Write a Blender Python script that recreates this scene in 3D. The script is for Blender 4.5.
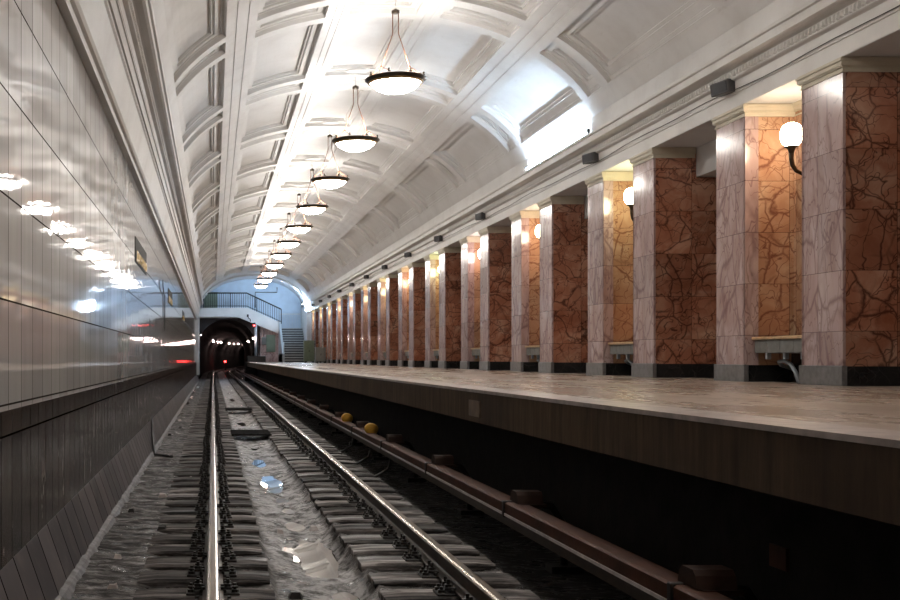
import bpy, math, random
from mathutils import Vector, noise
R = random.Random(7)
PI = math.pi
scn = bpy.context.scene
for o in list(bpy.data.objects): bpy.data.objects.remove(o)
COL = scn.collection

# ------------------------------------------------------------------ camera, world, exposure
cam_d = bpy.data.cameras.new('camera'); cam = bpy.data.objects.new('camera', cam_d); COL.objects.link(cam)
cam.location = (0, 0, 1.33); cam.rotation_euler = (PI/2, 0, 0)
cam_d.lens = 45; cam_d.sensor_width = 36; cam_d.sensor_fit = 'HORIZONTAL'
cam_d.shift_x = 237/900; cam_d.shift_y = 58/900
cam_d.clip_start = .05; cam_d.clip_end = 400
scn.camera = cam
w = bpy.data.worlds.new('world'); scn.world = w; w.use_nodes = True
w.node_tree.nodes['Background'].inputs[0].default_value = (.5, .55, .7, 1)
w.node_tree.nodes['Background'].inputs[1].default_value = .0
vs = scn.view_settings
vs.view_transform = 'Standard'; vs.look = 'None'; vs.gamma = 1; vs.use_curve_mapping = False
vs.exposure = 0.35

# lamp strengths
BOWL_E, BOWL_W = 29.0, 72.0
GLOBE_E = 30.0
TUBE_E = 190.0

# ------------------------------------------------------------------ constants
P = 4.907                      # pitch of the pylons
XC = 2.75                      # vault axis
CX = 6.40                      # track face of the pylons
PLZ = 1.045                     # platform top
PLX = 2.38                     # platform edge
Y0, YE, YL = -14.0, 75.0, 80.0   # near end, end of the vault, lunette wall
G = 1.59                       # second rail
def xc(y): return max(0.0, y-104.0)**2/1200.0

# ------------------------------------------------------------------ materials
def nmat(name):
    m = bpy.data.materials.new(name); m.use_nodes = True
    nt = m.node_tree; b = nt.nodes['Principled BSDF']
    return m, nt, b
def N(nt, t, **kw):
    n = nt.nodes.new(t)
    for k, v in kw.items(): setattr(n, k, v)
    return n
def L(nt, a, b): nt.links.new(a, b)
def math_(nt, op, a, b=None, c=None):
    n = N(nt, 'ShaderNodeMath', operation=op)
    for i, v in enumerate((a, b, c)):
        if v is None: continue
        if isinstance(v, (int, float)): n.inputs[i].default_value = v
        else: L(nt, v, n.inputs[i])
    return n.outputs[0]
def vmath(nt, op, a, b=None):
    n = N(nt, 'ShaderNodeVectorMath', operation=op)
    for i, v in enumerate((a, b)):
        if v is None: continue
        if isinstance(v, (tuple, list)): n.inputs[i].default_value = v
        else: L(nt, v, n.inputs[i])
    return n.outputs[0]
def ramp(nt, fac, stops):
    r = N(nt, 'ShaderNodeValToRGB'); e = r.color_ramp.elements
    while len(e) < len(stops): e.new(.5)
    for el, (p, c) in zip(e, stops): el.position = p; el.color = (*c, 1) if len(c) == 3 else c
    L(nt, fac, r.inputs[0]); return r.outputs[0]
def mix(nt, fac, a, b, mode='MIX'):
    n = N(nt, 'ShaderNodeMix', data_type='RGBA', blend_type=mode)
    for s, v in ((0, fac), (6, a), (7, b)):
        if isinstance(v, (int, float)): n.inputs[s].default_value = v
        elif isinstance(v, tuple): n.inputs[s].default_value = (*v, 1)
        else: L(nt, v, n.inputs[s])
    return n.outputs[2]
def pos(nt): return N(nt, 'ShaderNodeNewGeometry').outputs['Position']
def noi(nt, vec, scale, detail=4, rough=.55, dist=0):
    n = N(nt, 'ShaderNodeTexNoise'); n.inputs['Scale'].default_value = scale
    n.inputs['Detail'].default_value = detail; n.inputs['Roughness'].default_value = rough
    n.inputs['Distortion'].default_value = dist
    L(nt, vec, n.inputs['Vector']); return n.outputs['Fac']
def bump(nt, h, strength, dist, b):
    n = N(nt, 'ShaderNodeBump'); n.inputs['Strength'].default_value = strength; n.inputs['Distance'].default_value = dist
    L(nt, h, n.inputs['Height']); L(nt, n.outputs[0], b.inputs['Normal']); return n
def rgb(*c): return tuple(c)

def simple(name, c, rough=.5, metal=0.0, var=.12, scale=6, bumpy=0.0, spec=.5):
    m, nt, b = nmat(name); p = pos(nt)
    f = noi(nt, p, scale, 5)
    lo = tuple(x*(1-var) for x in c); hi = tuple(min(1, x*(1+var)) for x in c)
    L(nt, ramp(nt, f, [(.3, lo), (.7, hi)]), b.inputs['Base Color'])
    b.inputs['Roughness'].default_value = rough; b.inputs['Metallic'].default_value = metal
    b.inputs['Specular IOR Level'].default_value = spec
    if bumpy: bump(nt, noi(nt, p, scale*4, 4), bumpy, .01, b)
    return m
def emis(name, c, s, base=(.9, .9, .9)):
    m, nt, b = nmat(name)
    b.inputs['Base Color'].default_value = (*base, 1)
    b.inputs['Emission Color'].default_value = (*c, 1); b.inputs['Emission Strength'].default_value = s
    b.inputs['Roughness'].default_value = .3
    return m
def tiles(nt, p, sx, sy, sz, off=(0, 0, 0), joint=.008):
    """cell id vector, and a mask that is 1 on the joints"""
    q = vmath(nt, 'ADD', p, off)
    s = N(nt, 'ShaderNodeSeparateXYZ'); L(nt, q, s.inputs[0])
    ids = []; mask = None
    for i, d in enumerate((sx, sy, sz)):
        u = math_(nt, 'DIVIDE', s.outputs[i], d)
        ids.append(math_(nt, 'FLOOR', u))
        fr = math_(nt, 'FRACT', u)
        j = math_(nt, 'LESS_THAN', fr, joint/d)
        mask = j if mask is None else math_(nt, 'MAXIMUM', mask, j)
    c = N(nt, 'ShaderNodeCombineXYZ')
    for i in range(3): L(nt, ids[i], c.inputs[i])
    wn = N(nt, 'ShaderNodeTexWhiteNoise'); wn.noise_dimensions = '3D'; L(nt, c.outputs[0], wn.inputs['Vector'])
    return wn, mask

def marble(name, lo, mid, hi, vein, stretch=(1, 1, 1), vs_=5.0, vw=.035, rough=.18, cell=(.7, .8, .62), off=(.05, .1, .26), tint=.35, vamt=.85):
    m, nt, b = nmat(name); p = pos(nt)
    wn, mask = tiles(nt, p, *cell, off=off, joint=.006)
    sc = vmath(nt, 'MULTIPLY', wn.outputs['Color'], (7.0, 7.0, 7.0))
    q = vmath(nt, 'ADD', vmath(nt, 'MULTIPLY', p, stretch), sc)
    n1 = N(nt, 'ShaderNodeTexNoise'); n1.inputs['Scale'].default_value = 2.2; n1.inputs['Detail'].default_value = 5; L(nt, q, n1.inputs['Vector'])
    q2 = vmath(nt, 'ADD', q, vmath(nt, 'MULTIPLY', n1.outputs['Color'], (.28, .28, .28)))
    col = ramp(nt, noi(nt, q2, 1.7, 7, .6, .8), [(.25, lo), (.5, mid), (.75, hi)])
    ve = N(nt, 'ShaderNodeTexVoronoi', feature='DISTANCE_TO_EDGE'); ve.inputs['Scale'].default_value = vs_
    L(nt, q2, ve.inputs['Vector'])
    thick = math_(nt, 'MULTIPLY', noi(nt, q, 3.0, 3), vw*2.4)
    v1 = math_(nt, 'SUBTRACT', 1.0, math_(nt, 'SMOOTH_MIN', math_(nt, 'DIVIDE', ve.outputs['Distance'], thick), 1.0, .1))
    v1 = math_(nt, 'MAXIMUM', v1, 0.0)
    ve2 = N(nt, 'ShaderNodeTexVoronoi', feature='DISTANCE_TO_EDGE'); ve2.inputs['Scale'].default_value = vs_*.42
    L(nt, q2, ve2.inputs['Vector'])
    v2 = math_(nt, 'MAXIMUM', math_(nt, 'SUBTRACT', 1.0, math_(nt, 'DIVIDE', ve2.outputs['Distance'], vw*.55)), 0.0)
    patch = ramp(nt, noi(nt, q, 1.3, 3), [(.35, (0, 0, 0)), (.6, (1, 1, 1))])
    v1 = math_(nt, 'MULTIPLY', v1, patch)
    v = math_(nt, 'MAXIMUM', v1, v2)
    nz1 = noi(nt, q, 1.6, 3, .55); nz2 = noi(nt, vmath(nt, 'ADD', q, (5, 9, 2)), 2.3, 3, .55)
    for dr, fq, nn_, am, wd in (((.55, .62, .56), 2.1, nz1, 1.9, .022), ((-.60, -.5, .62), 2.6, nz2, 2.1, .026), ((.35, -.3, .9), 1.7, nz2, 2.6, .014), ((.8, .75, -.25), 3.4, nz1, 2.2, .03), ((-.3, .5, .8), 4.6, nz2, 3.0, .035)):
        dt = N(nt, 'ShaderNodeVectorMath', operation='DOT_PRODUCT'); L(nt, q, dt.inputs[0]); dt.inputs[1].default_value = dr
        u = math_(nt, 'ADD', math_(nt, 'MULTIPLY', dt.outputs['Value'], fq), math_(nt, 'MULTIPLY', nn_, am))
        fr = math_(nt, 'ABSOLUTE', math_(nt, 'SUBTRACT', math_(nt, 'FRACT', u), .5))
        wv = math_(nt, 'MULTIPLY', math_(nt, 'ADD', noi(nt, q, 5.0, 2), -.22), wd*vw/.036*3.0)
        v = math_(nt, 'MAXIMUM', v, math_(nt, 'MINIMUM', math_(nt, 'MAXIMUM', math_(nt, 'SUBTRACT', 1.0, math_(nt, 'DIVIDE', fr, math_(nt, 'MAXIMUM', wv, .001))), 0.0), 1.0))
    v = math_(nt, 'MULTIPLY', v, vamt)
    col = mix(nt, v, col, vein)
    t = ramp(nt, wn.outputs['Value'], [(0, tuple(1-tint for _ in range(3))), (.6, (1, 1, 1)), (1, (1.0, 1-tint*.25, 1-tint*.4))])
    col = mix(nt, 1.0, col, t, 'MULTIPLY')
    col = mix(nt, math_(nt, 'MULTIPLY', mask, .75), col, tuple(x*.3 for x in vein))
    L(nt, col, b.inputs['Base Color'])
    b.inputs['Roughness'].default_value = rough
    # each slab is set a hair out of plane
    d = vmath(nt, 'MULTIPLY', vmath(nt, 'SUBTRACT', wn.outputs['Color'], (.5, .5, .5)), (.012, .012, .012))
    nn = vmath(nt, 'NORMALIZE', vmath(nt, 'ADD', N(nt, 'ShaderNodeNewGeometry').outputs['Normal'], d))
    L(nt, nn, b.inputs['Normal'])
    return m

M = {}
M['marble_dark'] = marble('red brown marble', (.27, .085, .042), (.44, .19, .115), (.66, .41, .29), (.040, .010, .009), vs_=2.6, vw=.036, rough=.2)
M['marble_light'] = marble('pale pink marble', (.33, .20, .185), (.46, .325, .305), (.60, .48, .46), (.13, .055, .065), stretch=(1.3, 1.3, .5), vs_=2.2, vw=.04, rough=.15, vamt=.62, tint=.2)
M['marble_niche'] = marble('amber marble', (.40, .19, .11), (.53, .31, .19), (.66, .48, .33), (.16, .045, .025), vs_=2.2, vw=.03, rough=.2, vamt=.85)
M['black_marble'] = marble('black marble', (.012, .012, .013), (.02, .02, .021), (.035, .034, .034), (.09, .085, .08), vs_=3, vw=.012, rough=.22, vamt=.5)
M['grey_granite'] = simple('grey granite', (.14, .135, .135), .35, var=.3, scale=14)
M['cream'] = simple('cream moulding paint', (.58, .52, .41), .5, var=.08)
M['plaster'] = None
def plaster():
    m, nt, b = nmat('white painted plaster'); p = pos(nt)
    f = noi(nt, p, 1.1, 6, .6)
    col = ramp(nt, f, [(.25, (.58, .55, .52)), (.5, (.68, .66, .635)), (.8, (.75, .73, .71))])
    st = noi(nt, vmath(nt, 'MULTIPLY', p, (1, .25, 1)), 9, 5, .7)
    col = mix(nt, ramp(nt, st, [(.60, (0, 0, 0)), (.78, (.35, .35, .35))]), col, (.42, .36, .30))
    L(nt, col, b.inputs['Base Color']); b.inputs['Roughness'].default_value = .42
    bump(nt, noi(nt, p, 5, 4), .15, .01, b)
    return m
M['plaster'] = plaster()
M['white_paint'] = simple('plain white paint', (.66, .66, .66), .5, var=.06, scale=2)
M['pale_blue'] = simple('blue tinted end wall', (.50, .60, .72), .55, var=.08, scale=2)  # blue cast of the cool tubes is put into this wall colour

def tile_wall():
    m, nt, b = nmat('glazed grey wall tiles'); p = pos(nt)
    wn, mask = tiles(nt, p, 50.0, .405, .5575, off=(0, .03, .04), joint=.011)
    c = ramp(nt, wn.outputs['Value'], [(0, (.56, .54, .535)), (.5, (.66, .64, .635)), (1, (.74, .72, .715))])
    f = noi(nt, vmath(nt, 'MULTIPLY', p, (1, 3, .8)), 2, 5)
    c = mix(nt, ramp(nt, f, [(.3, (0, 0, 0)), (.7, (.35, .35, .35))]), c, (.46, .435, .425))
    c = mix(nt, mask, c, (.03, .025, .022))
    L(nt, c, b.inputs['Base Color']); b.inputs['Roughness'].default_value = .045
    L(nt, math_(nt, 'SUBTRACT', .5, math_(nt, 'MULTIPLY', mask, .5)), b.inputs['Specular IOR Level'])
    ws, _ = tiles(nt, p, 50.0, .135, .5575, off=(0, .03, .04))
    b.inputs['IOR'].default_value = 1.6
    # hand-set tiles: tilted a little and wavy glaze
    d = vmath(nt, 'MULTIPLY', vmath(nt, 'SUBTRACT', wn.outputs['Color'], (.5, .5, .5)), (0, .003, .006))
    tw = vmath(nt, 'ADD', vmath(nt, 'MULTIPLY', p, (1, 7.0, 5.0)), vmath(nt, 'MULTIPLY', wn.outputs['Color'], (9, 9, 9)))
    nz = N(nt, 'ShaderNodeTexNoise'); nz.inputs['Scale'].default_value = 1.0; nz.inputs['Detail'].default_value = 1.5; L(nt, tw, nz.inputs['Vector'])
    d2 = vmath(nt, 'MULTIPLY', vmath(nt, 'SUBTRACT', nz.outputs['Color'], (.5, .5, .5)), (0, .004, .014))
    d3 = vmath(nt, 'MULTIPLY', vmath(nt, 'SUBTRACT', ws.outputs['Color'], (.5, .5, .5)), (0, .004, .008))
    nn = vmath(nt, 'NORMALIZE', vmath(nt, 'ADD', N(nt, 'ShaderNodeNewGeometry').outputs['Normal'], vmath(nt, 'ADD', d3, vmath(nt, 'ADD', d, d2))))
    L(nt, nn, b.inputs['Normal'])
    return m
M['tile'] = tile_wall()
def dark_slabs():
    m, nt, b = nmat('dark polished wall slabs'); p = pos(nt)
    wn, mask = tiles(nt, p, 50.0, .31, .86, off=(0, .07, .81), joint=.012)
    c = ramp(nt, wn.outputs['Value'], [(0, (.008, .005, .004)), (.6, (.022, .014, .011)), (1, (.055, .038, .03))])
    f = noi(nt, vmath(nt, 'MULTIPLY', p, (1, 2.0, .7)), 3, 6, .65)
    c = mix(nt, ramp(nt, f, [(.45, (0, 0, 0)), (.75, (.7, .7, .7))]), c, (.10, .07, .055))
    c = mix(nt, mask, c, (.004, .003, .003))
    L(nt, c, b.inputs['Base Color'])
    L(nt, ramp(nt, f, [(.3, (.10,)*3), (.7, (.3,)*3)]), b.inputs['Roughness'])
    L(nt, math_(nt, 'SUBTRACT', .18, math_(nt, 'MULTIPLY', mask, .18)), b.inputs['Specular IOR Level'])
    d = vmath(nt, 'MULTIPLY', vmath(nt, 'SUBTRACT', wn.outputs['Color'], (.5, .5, .5)), (0, .006, .012))
    nn = vmath(nt, 'NORMALIZE', vmath(nt, 'ADD', N(nt, 'ShaderNodeNewGeometry').outputs['Normal'], d))
    L(nt, nn, b.inputs['Normal'])
    return m
M['dark_slabs'] = dark_slabs()
def skirt():
    m, nt, b = nmat('grey sloping skirting slabs'); p = pos(nt)
    wn, mask = tiles(nt, p, 50.0, .42, 50.0, off=(0, .15, 9), joint=.022)
    c = ramp(nt, wn.outputs['Value'], [(0, (.050, .046, .052)), (1, (.13, .115, .12))])
    f = noi(nt, p, 4, 6, .65)
    c = mix(nt, ramp(nt, f, [(.5, (0, 0, 0)), (.75, (.6, .6, .6))]), c, (.19, .16, .145))
    c = mix(nt, mask, c, (.008, .006, .006))
    L(nt, c, b.inputs['Base Color']); b.inputs['Roughness'].default_value = .42
    L(nt, math_(nt, 'SUBTRACT', .2, math_(nt, 'MULTIPLY', mask, .2)), b.inputs['Specular IOR Level'])
    return m
M['skirting'] = skirt()
def platform_mat():
    m, nt, b = nmat('worn granite platform paving'); p = pos(nt)
    wn, mask = tiles(nt, p, .85, 1.2, 50.0, off=(-.0, .4, 9), joint=.006)
    c = ramp(nt, wn.outputs['Value'], [(0, (.24, .185, .15)), (.5, (.30, .24, .195)), (1, (.37, .30, .25))])
    f = noi(nt, vmath(nt, 'MULTIPLY', p, (1.2, .35, 1)), 1.6, 7, .65)
    c = mix(nt, ramp(nt, f, [(.42, (0, 0, 0)), (.72, (.75, .75, .75))]), c, (.15, .10, .075))
    sp = noi(nt, p, 60, 2)
    c = mix(nt, ramp(nt, sp, [(.4, (0, 0, 0)), (.7, (.3, .3, .3))]), c, (.5, .42, .36))
    c = mix(nt, math_(nt, 'MULTIPLY', mask, .5), c, (.06, .045, .035))
    L(nt, c, b.inputs['Base Color'])
    L(nt, ramp(nt, f, [(.35, (.18,)*3), (.7, (.42,)*3)]), b.inputs['Roughness'])
    bump(nt, f, .08, .02, b)
    return m
M['platform'] = platform_mat()
def fascia_mat():
    m, nt, b = nmat('sooty concrete platform edge'); p = pos(nt)
    f = noi(nt, vmath(nt, 'MULTIPLY', p, (1, 6.0, .6)), 2.2, 7, .7)
    c = ramp(nt, f, [(.3, (.05, .034, .022)), (.6, (.12, .082, .052)), (.8, (.20, .14, .095))])
    f2 = noi(nt, p, .7, 4)
    c = mix(nt, ramp(nt, f2, [(.45, (0, 0, 0)), (.7, (.8, .8, .8))]), c, (.05, .036, .028))
    L(nt, c, b.inputs['Base Color']); b.inputs['Roughness'].default_value = .75; b.inputs['Specular IOR Level'].default_value = .15
    bump(nt, f, .3, .01, b)
    return m
M['fascia'] = fascia_mat()
M['edge_stone'] = simple('pale worn edge stone', (.42, .37, .35), .28, var=.3, scale=9)
def bed_mat():
    m, nt, b = nmat('grimy concrete track bed'); p = pos(nt)
    sx_ = N(nt, 'ShaderNodeSeparateXYZ'); L(nt, p, sx_.inputs[0])
    f = noi(nt, vmath(nt, 'MULTIPLY', p, (1.3, 3.2, 1)), 2.6, 8, .72)
    c = ramp(nt, f, [(.36, (.006, .005, .005)), (.47, (.035, .031, .030)), (.56, (.14, .13, .126)), (.70, (.46, .45, .45))])
    # darker along both rails, and again towards and under the platform edge
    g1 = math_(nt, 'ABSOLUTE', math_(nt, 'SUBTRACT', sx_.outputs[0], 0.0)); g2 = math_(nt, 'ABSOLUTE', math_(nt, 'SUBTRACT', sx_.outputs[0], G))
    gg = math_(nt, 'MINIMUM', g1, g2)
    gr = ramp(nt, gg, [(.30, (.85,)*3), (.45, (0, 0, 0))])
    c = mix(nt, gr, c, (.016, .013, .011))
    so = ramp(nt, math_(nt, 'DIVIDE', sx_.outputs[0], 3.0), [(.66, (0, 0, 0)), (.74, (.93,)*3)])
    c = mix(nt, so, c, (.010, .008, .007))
    lime = ramp(nt, math_(nt, 'ABSOLUTE', math_(nt, 'SUBTRACT', sx_.outputs[0], .76)), [(.27, (.85,)*3), (.36, (0, 0, 0))])
    limec = ramp(nt, noi(nt, vmath(nt, 'MULTIPLY', p, (1.2, 1, 1)), 6, 8, .75), [(.38, (.03, .028, .027)), (.46, (.22, .215, .21)), (.56, (.62, .61, .62))])
    c = mix(nt, lime, c, limec)
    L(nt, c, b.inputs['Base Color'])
    L(nt, ramp(nt, noi(nt, vmath(nt, 'MULTIPLY', p, (1, 2, 1)), 5, 4), [(.40, (.12,)*3), (.52, (.8,)*3)]), b.inputs['Roughness'])
    b.inputs['Specular IOR Level'].default_value = .3
    bump(nt, noi(nt, p, 14, 6, .75), 1.0, .03, b)
    return m
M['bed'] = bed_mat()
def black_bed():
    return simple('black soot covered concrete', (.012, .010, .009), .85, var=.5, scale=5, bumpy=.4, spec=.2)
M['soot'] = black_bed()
def wood_mat():
    m, nt, b = nmat('weathered creosoted sleeper wood'); p = pos(nt)
    oi = N(nt, 'ShaderNodeObjectInfo')
    q = vmath(nt, 'ADD', vmath(nt, 'MULTIPLY', p, (1.1, 7.5, 9)), vmath(nt, 'MULTIPLY', oi.outputs['Location'], (3.3, 1.7, 0)))
    f = noi(nt, q, 1.0, 7, .7)
    c = ramp(nt, f, [(.38, (.003, .002, .002)), (.45, (.020, .017, .016)), (.54, (.10, .09, .087)), (.66, (.36, .345, .34))])
    k = ramp(nt, oi.outputs['Random'], [(0, (.4, .37, .36)), (1, (1.25, 1.2, 1.18))])
    c = mix(nt, 1.0, c, k, 'MULTIPLY')
    L(nt, c, b.inputs['Base Color'])
    L(nt, ramp(nt, noi(nt, q, .7, 4), [(.35, (.3,)*3), (.55, (.8,)*3)]), b.inputs['Roughness'])
    b.inputs['Specular IOR Level'].default_value = .3
    bump(nt, f, .7, .02, b)
    return m
M['wood'] = wood_mat()
M['steel'] = simple('polished rail head steel', (.46, .40, .33), .2, 1.0, var=.12, scale=5)
M['steel_dull'] = simple('duller brown rail head steel', (.10, .07, .045), .38, .8, var=.2, scale=5)
M['rust'] = simple('oily brown rail steel', (.045, .028, .018), .42, .3, var=.4, scale=9)
M['iron'] = simple('black greasy iron', (.016, .013, .012), .45, .4, var=.4, scale=20)
M['cover'] = simple('brown contact rail cover', (.065, .024, .013), .6, var=.35, scale=4, bumpy=.2, spec=.2)
M['cover_strip'] = simple('pale contact rail strip', (.7, .68, .68), .45, var=.2, scale=10)
M['bracket'] = simple('dark brown bracket', (.032, .014, .009), .6, var=.3, scale=10, spec=.2)
M['yellow'] = simple('yellow ochre enamel', (.46, .25, .03), .6, var=.2, scale=12, spec=.2)
M['bronze'] = simple('dark bronze', (.06, .045, .03), .35, .7, var=.2, scale=20)
M['brass'] = simple('worn brass', (.42, .26, .10), .35, .9, var=.2, scale=20)
M['copper'] = simple('coppery lamp chain', (.26, .12, .07), .4, .8, var=.15, scale=20)
M['speaker'] = simple('dark grey speaker housing', (.07, .068, .072), .45, var=.15, scale=20)
M['grille'] = simple('black speaker grille', (.022, .022, .028), .5, var=.2, scale=80)
M['cable'] = simple('black cable rubber', (.015, .014, .014), .5, var=.1)
M['bench_wood'] = simple('varnished bench wood', (.50, .33, .17), .3, var=.25, scale=9)
M['bench_stone'] = simple('grey bench apron', (.16, .16, .15), .5, var=.25, scale=8)
M['pipe_grey'] = simple('grey pipe paint', (.32, .36, .40), .45, var=.1)
M['green'] = simple('olive green cabinet paint', (.15, .19, .13), .45, var=.12)
M['grey_cab'] = simple('grey cabinet paint', (.15, .155, .15), .45, var=.1)
M['door_green'] = simple('green painted panel', (.15, .20, .15), .5, var=.1)
M['railing'] = simple('black railing paint', (.012, .012, .014), .4, .3, var=.1)
M['rail_grey'] = simple('grey railing paint', (.6, .63, .66), .45, var=.1)
M['tread'] = simple('grey stair stone', (.40, .42, .43), .45, var=.15, scale=4)
M['riser'] = simple('dark stair riser stone', (.045, .05, .055), .5, var=.15, scale=4)
M['gold'] = simple('gold sign letters', (.80, .52, .12), .3, .8, var=.1)
M['patch'] = simple('pale cement patch', (.19, .14, .10), .7, var=.2, scale=9)
M['mortar'] = simple('pale grey mortar', (.15, .145, .155), .6, var=.5, scale=12, bumpy=.5)
M['plate'] = simple('recess shade black', (.004, .003, .003), .9, var=.3, spec=.05)  # flat black puts the shade of the channel recesses into the colour
M['plaque'] = simple('grey brown sign plaque', (.05, .047, .042), .7, var=.15)
M['tunnel'] = simple('sooty tunnel lining', (.020, .014, .014), .8, var=.4, scale=2)
M['puddle'] = None
def water():
    m, nt, b = nmat('standing water'); p = pos(nt)
    b.inputs['Base Color'].default_value = (.02, .02, .02, 1)
    b.inputs['Roughness'].default_value = .02; b.inputs['IOR'].default_value = 1.33
    b.inputs['Specular IOR Level'].default_value = 1.0
    b.inputs['Coat Weight'].default_value = 1.0; b.inputs['Coat Roughness'].default_value = .01; b.inputs['Coat IOR'].default_value = 1.7
    bump(nt, noi(nt, p, 2.0, 2), .02, .02, b)
    return m
M['puddle'] = water()
M['bowl_glass'] = emis('warm frosted lamp glass', (1.0, .94, .86), BOWL_E)
M['bowl_inner'] = emis('inside of the lamp bowl', (1.0, .94, .86), 3.0)
M['tube'] = emis('cool fluorescent tube', (.60, .79, 1.0), TUBE_E)
M['bulb'] = emis('tunnel bulb', (1.0, .72, .66), 120)
M['red'] = emis('red signal lens', (1.0, .03, .03), 14)

# ------------------------------------------------------------------ mesh helper
class MB:
    def __init__(s): s.v = []; s.f = []; s.mi = []; s.sm = []
    def add(s, vs_, fs, mi=0, smooth=False):
        b = len(s.v); s.v += [tuple(v) for v in vs_]
        for f in fs: s.f.append([b+i for i in f]); s.mi.append(mi); s.sm.append(smooth)
        return s
    def box(s, x0, x1, y0, y1, z0, z1, mi=0, bev=0.0):
        if bev:
            b = bev; pr = [(x0+b, y0), (x1-b, y0), (x1, y0+b), (x1, y1-b), (x1-b, y1), (x0+b, y1), (x0, y1-b), (x0, y0+b)]
            pi = [(x0+b*1.4, y0+b), (x1-b*1.4, y0+b), (x1-b, y0+b*1.4), (x1-b, y1-b*1.4), (x1-b*1.4, y1-b), (x0+b*1.4, y1-b), (x0+b, y1-b*1.4), (x0+b, y0+b*1.4)]
            vs_ = [(*q, z0) for q in pi]+[(*q, z0+b) for q in pr]+[(*q, z1-b) for q in pr]+[(*q, z1) for q in pi]
            fs = [list(range(7, -1, -1)), list(range(24, 32))]
            for k in range(3):
                for i in range(8):
                    j = (i+1) % 8; fs.append([k*8+i, k*8+j, k*8+8+j, k*8+8+i])
            return s.add(vs_, fs, mi)
        v = [(x0, y0, z0), (x1, y0, z0), (x1, y1, z0), (x0, y1, z0), (x0, y0, z1), (x1, y0, z1), (x1, y1, z1), (x0, y1, z1)]
        return s.add(v, [[3, 2, 1, 0], [4, 5, 6, 7], [0, 1, 5, 4], [1, 2, 6, 5], [2, 3, 7, 6], [3, 0, 4, 7]], mi)
    def sweep_y(s, prof, ys, fx=None, closed=True, mi=0, caps=True, smooth=False):
        """profile [(x,z)] extruded along Y at ys; fx(y) shifts x"""
        n = len(prof); b = []
        for y in ys:
            dx = fx(y) if fx else 0
            b += [(x+dx, y, z) for x, z in prof]
        fs = []
        m = n if closed else n-1
        for k in range(len(ys)-1):
            for i in range(m):
                j = (i+1) % n; fs.append([k*n+i, k*n+j, (k+1)*n+j, (k+1)*n+i])
        if closed and caps:
            fs.append(list(range(n-1, -1, -1))); fs.append([(len(ys)-1)*n+i for i in range(n)])
        return s.add(b, fs, mi, smooth)
    def prism_y(s, prof, y0, y1, mi=0): return s.sweep_y(prof, [y0, y1], mi=mi)
    def prism_x(s, prof, x0, x1, mi=0):   # prof [(y,z)]
        n = len(prof); v = [(x0, y, z) for y, z in prof]+[(x1, y, z) for y, z in prof]
        fs = [[i, (i+1) % n, n+(i+1) % n, n+i] for i in range(n)]+[list(range(n-1, -1, -1)), [n+i for i in range(n)]]
        return s.add(v, fs, mi)
    def tube(s, pts, r, seg=8, mi=0, caps=True):
        pts = [Vector(p) for p in pts]; n = len(pts); vs_ = []
        rs = r if isinstance(r, (list, tuple)) else [r]*n
        prev = None
        for i, p in enumerate(pts):
            t = (pts[min(i+1, n-1)]-pts[max(i-1, 0)]).normalized()
            a = Vector((0, 0, 1)) if abs(t.z) < .9 else Vector((1, 0, 0))
            if prev is not None: a = prev
            u = (a-t*a.dot(t)).normalized(); prev = u; w_ = t.cross(u)
            for k in range(seg):
                an = 2*PI*k/seg; vs_.append(p+(u*math.cos(an)+w_*math.sin(an))*rs[i])
        fs = [[i*seg+k, i*seg+(k+1) % seg, (i+1)*seg+(k+1) % seg, (i+1)*seg+k] for i in range(n-1) for k in range(seg)]
        s.add(vs_, fs, mi, True)
        if caps: s.add([vs_[k] for k in range(seg)]+[vs_[(n-1)*seg+k] for k in range(seg)], [list(range(seg-1, -1, -1)), list(range(seg, 2*seg))], mi)
        return s
    def lathe(s, prof, c=(0, 0, 0), seg=24, mi=0, smooth=True):   # prof [(r,z)]
        n = len(prof); vs_ = []
        for k in range(seg):
            a = 2*PI*k/seg
            vs_ += [(c[0]+r*math.cos(a), c[1]+r*math.sin(a), c[2]+z) for r, z in prof]
        fs = [[k*n+i, ((k+1) % seg)*n+i, ((k+1) % seg)*n+i+1, k*n+i+1] for k in range(seg) for i in range(n-1)]
        return s.add(vs_, fs, mi, smooth)
    def build(s, name, mats, parent=None, loc=(0, 0, 0)):
        me = bpy.data.meshes.new(name); me.from_pydata(s.v, [], s.f)
        for m in (mats if isinstance(mats, (list, tuple)) else [mats]): me.materials.append(m)
        me.polygons.foreach_set('material_index', s.mi); me.polygons.foreach_set('use_smooth', s.sm)
        me.update()
        import bmesh
        bm = bmesh.new(); bm.from_mesh(me); bmesh.ops.remove_doubles(bm, verts=bm.verts, dist=1e-5)
        if not getattr(s, 'norecalc', False): bmesh.ops.recalc_face_normals(bm, faces=bm.faces)
        bm.to_mesh(me); bm.free()
        o = bpy.data.objects.new(name, me); COL.objects.link(o); o.location = loc
        if parent: o.parent = parent
        return o
def tag(o, label=None, cat=None, group=None, kind=None):
    if label: o['label'] = label
    if cat: o['category'] = cat
    if group: o['group'] = group
    if kind: o['kind'] = kind
    return o
def empty(name, loc=(0, 0, 0), rz=0):
    o = bpy.data.objects.new(name, None); COL.objects.link(o); o.location = loc; o.rotation_euler = (0, 0, rz)
    o.empty_display_size = .2; return o
def struct(o): o['kind'] = 'structure'; return o
def copy_tree(o, parent=None):
    c = o.copy(); COL.objects.link(c)
    if parent: c.parent = parent
    for ch in [x for x in KIDS.get(o.name, [])]:
        k = copy_tree(ch, c)
    return c
KIDS = {}
def index_kids():
    KIDS.clear()
    for o in bpy.data.objects:
        if o.parent: KIDS.setdefault(o.parent.name, []).append(o)
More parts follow.
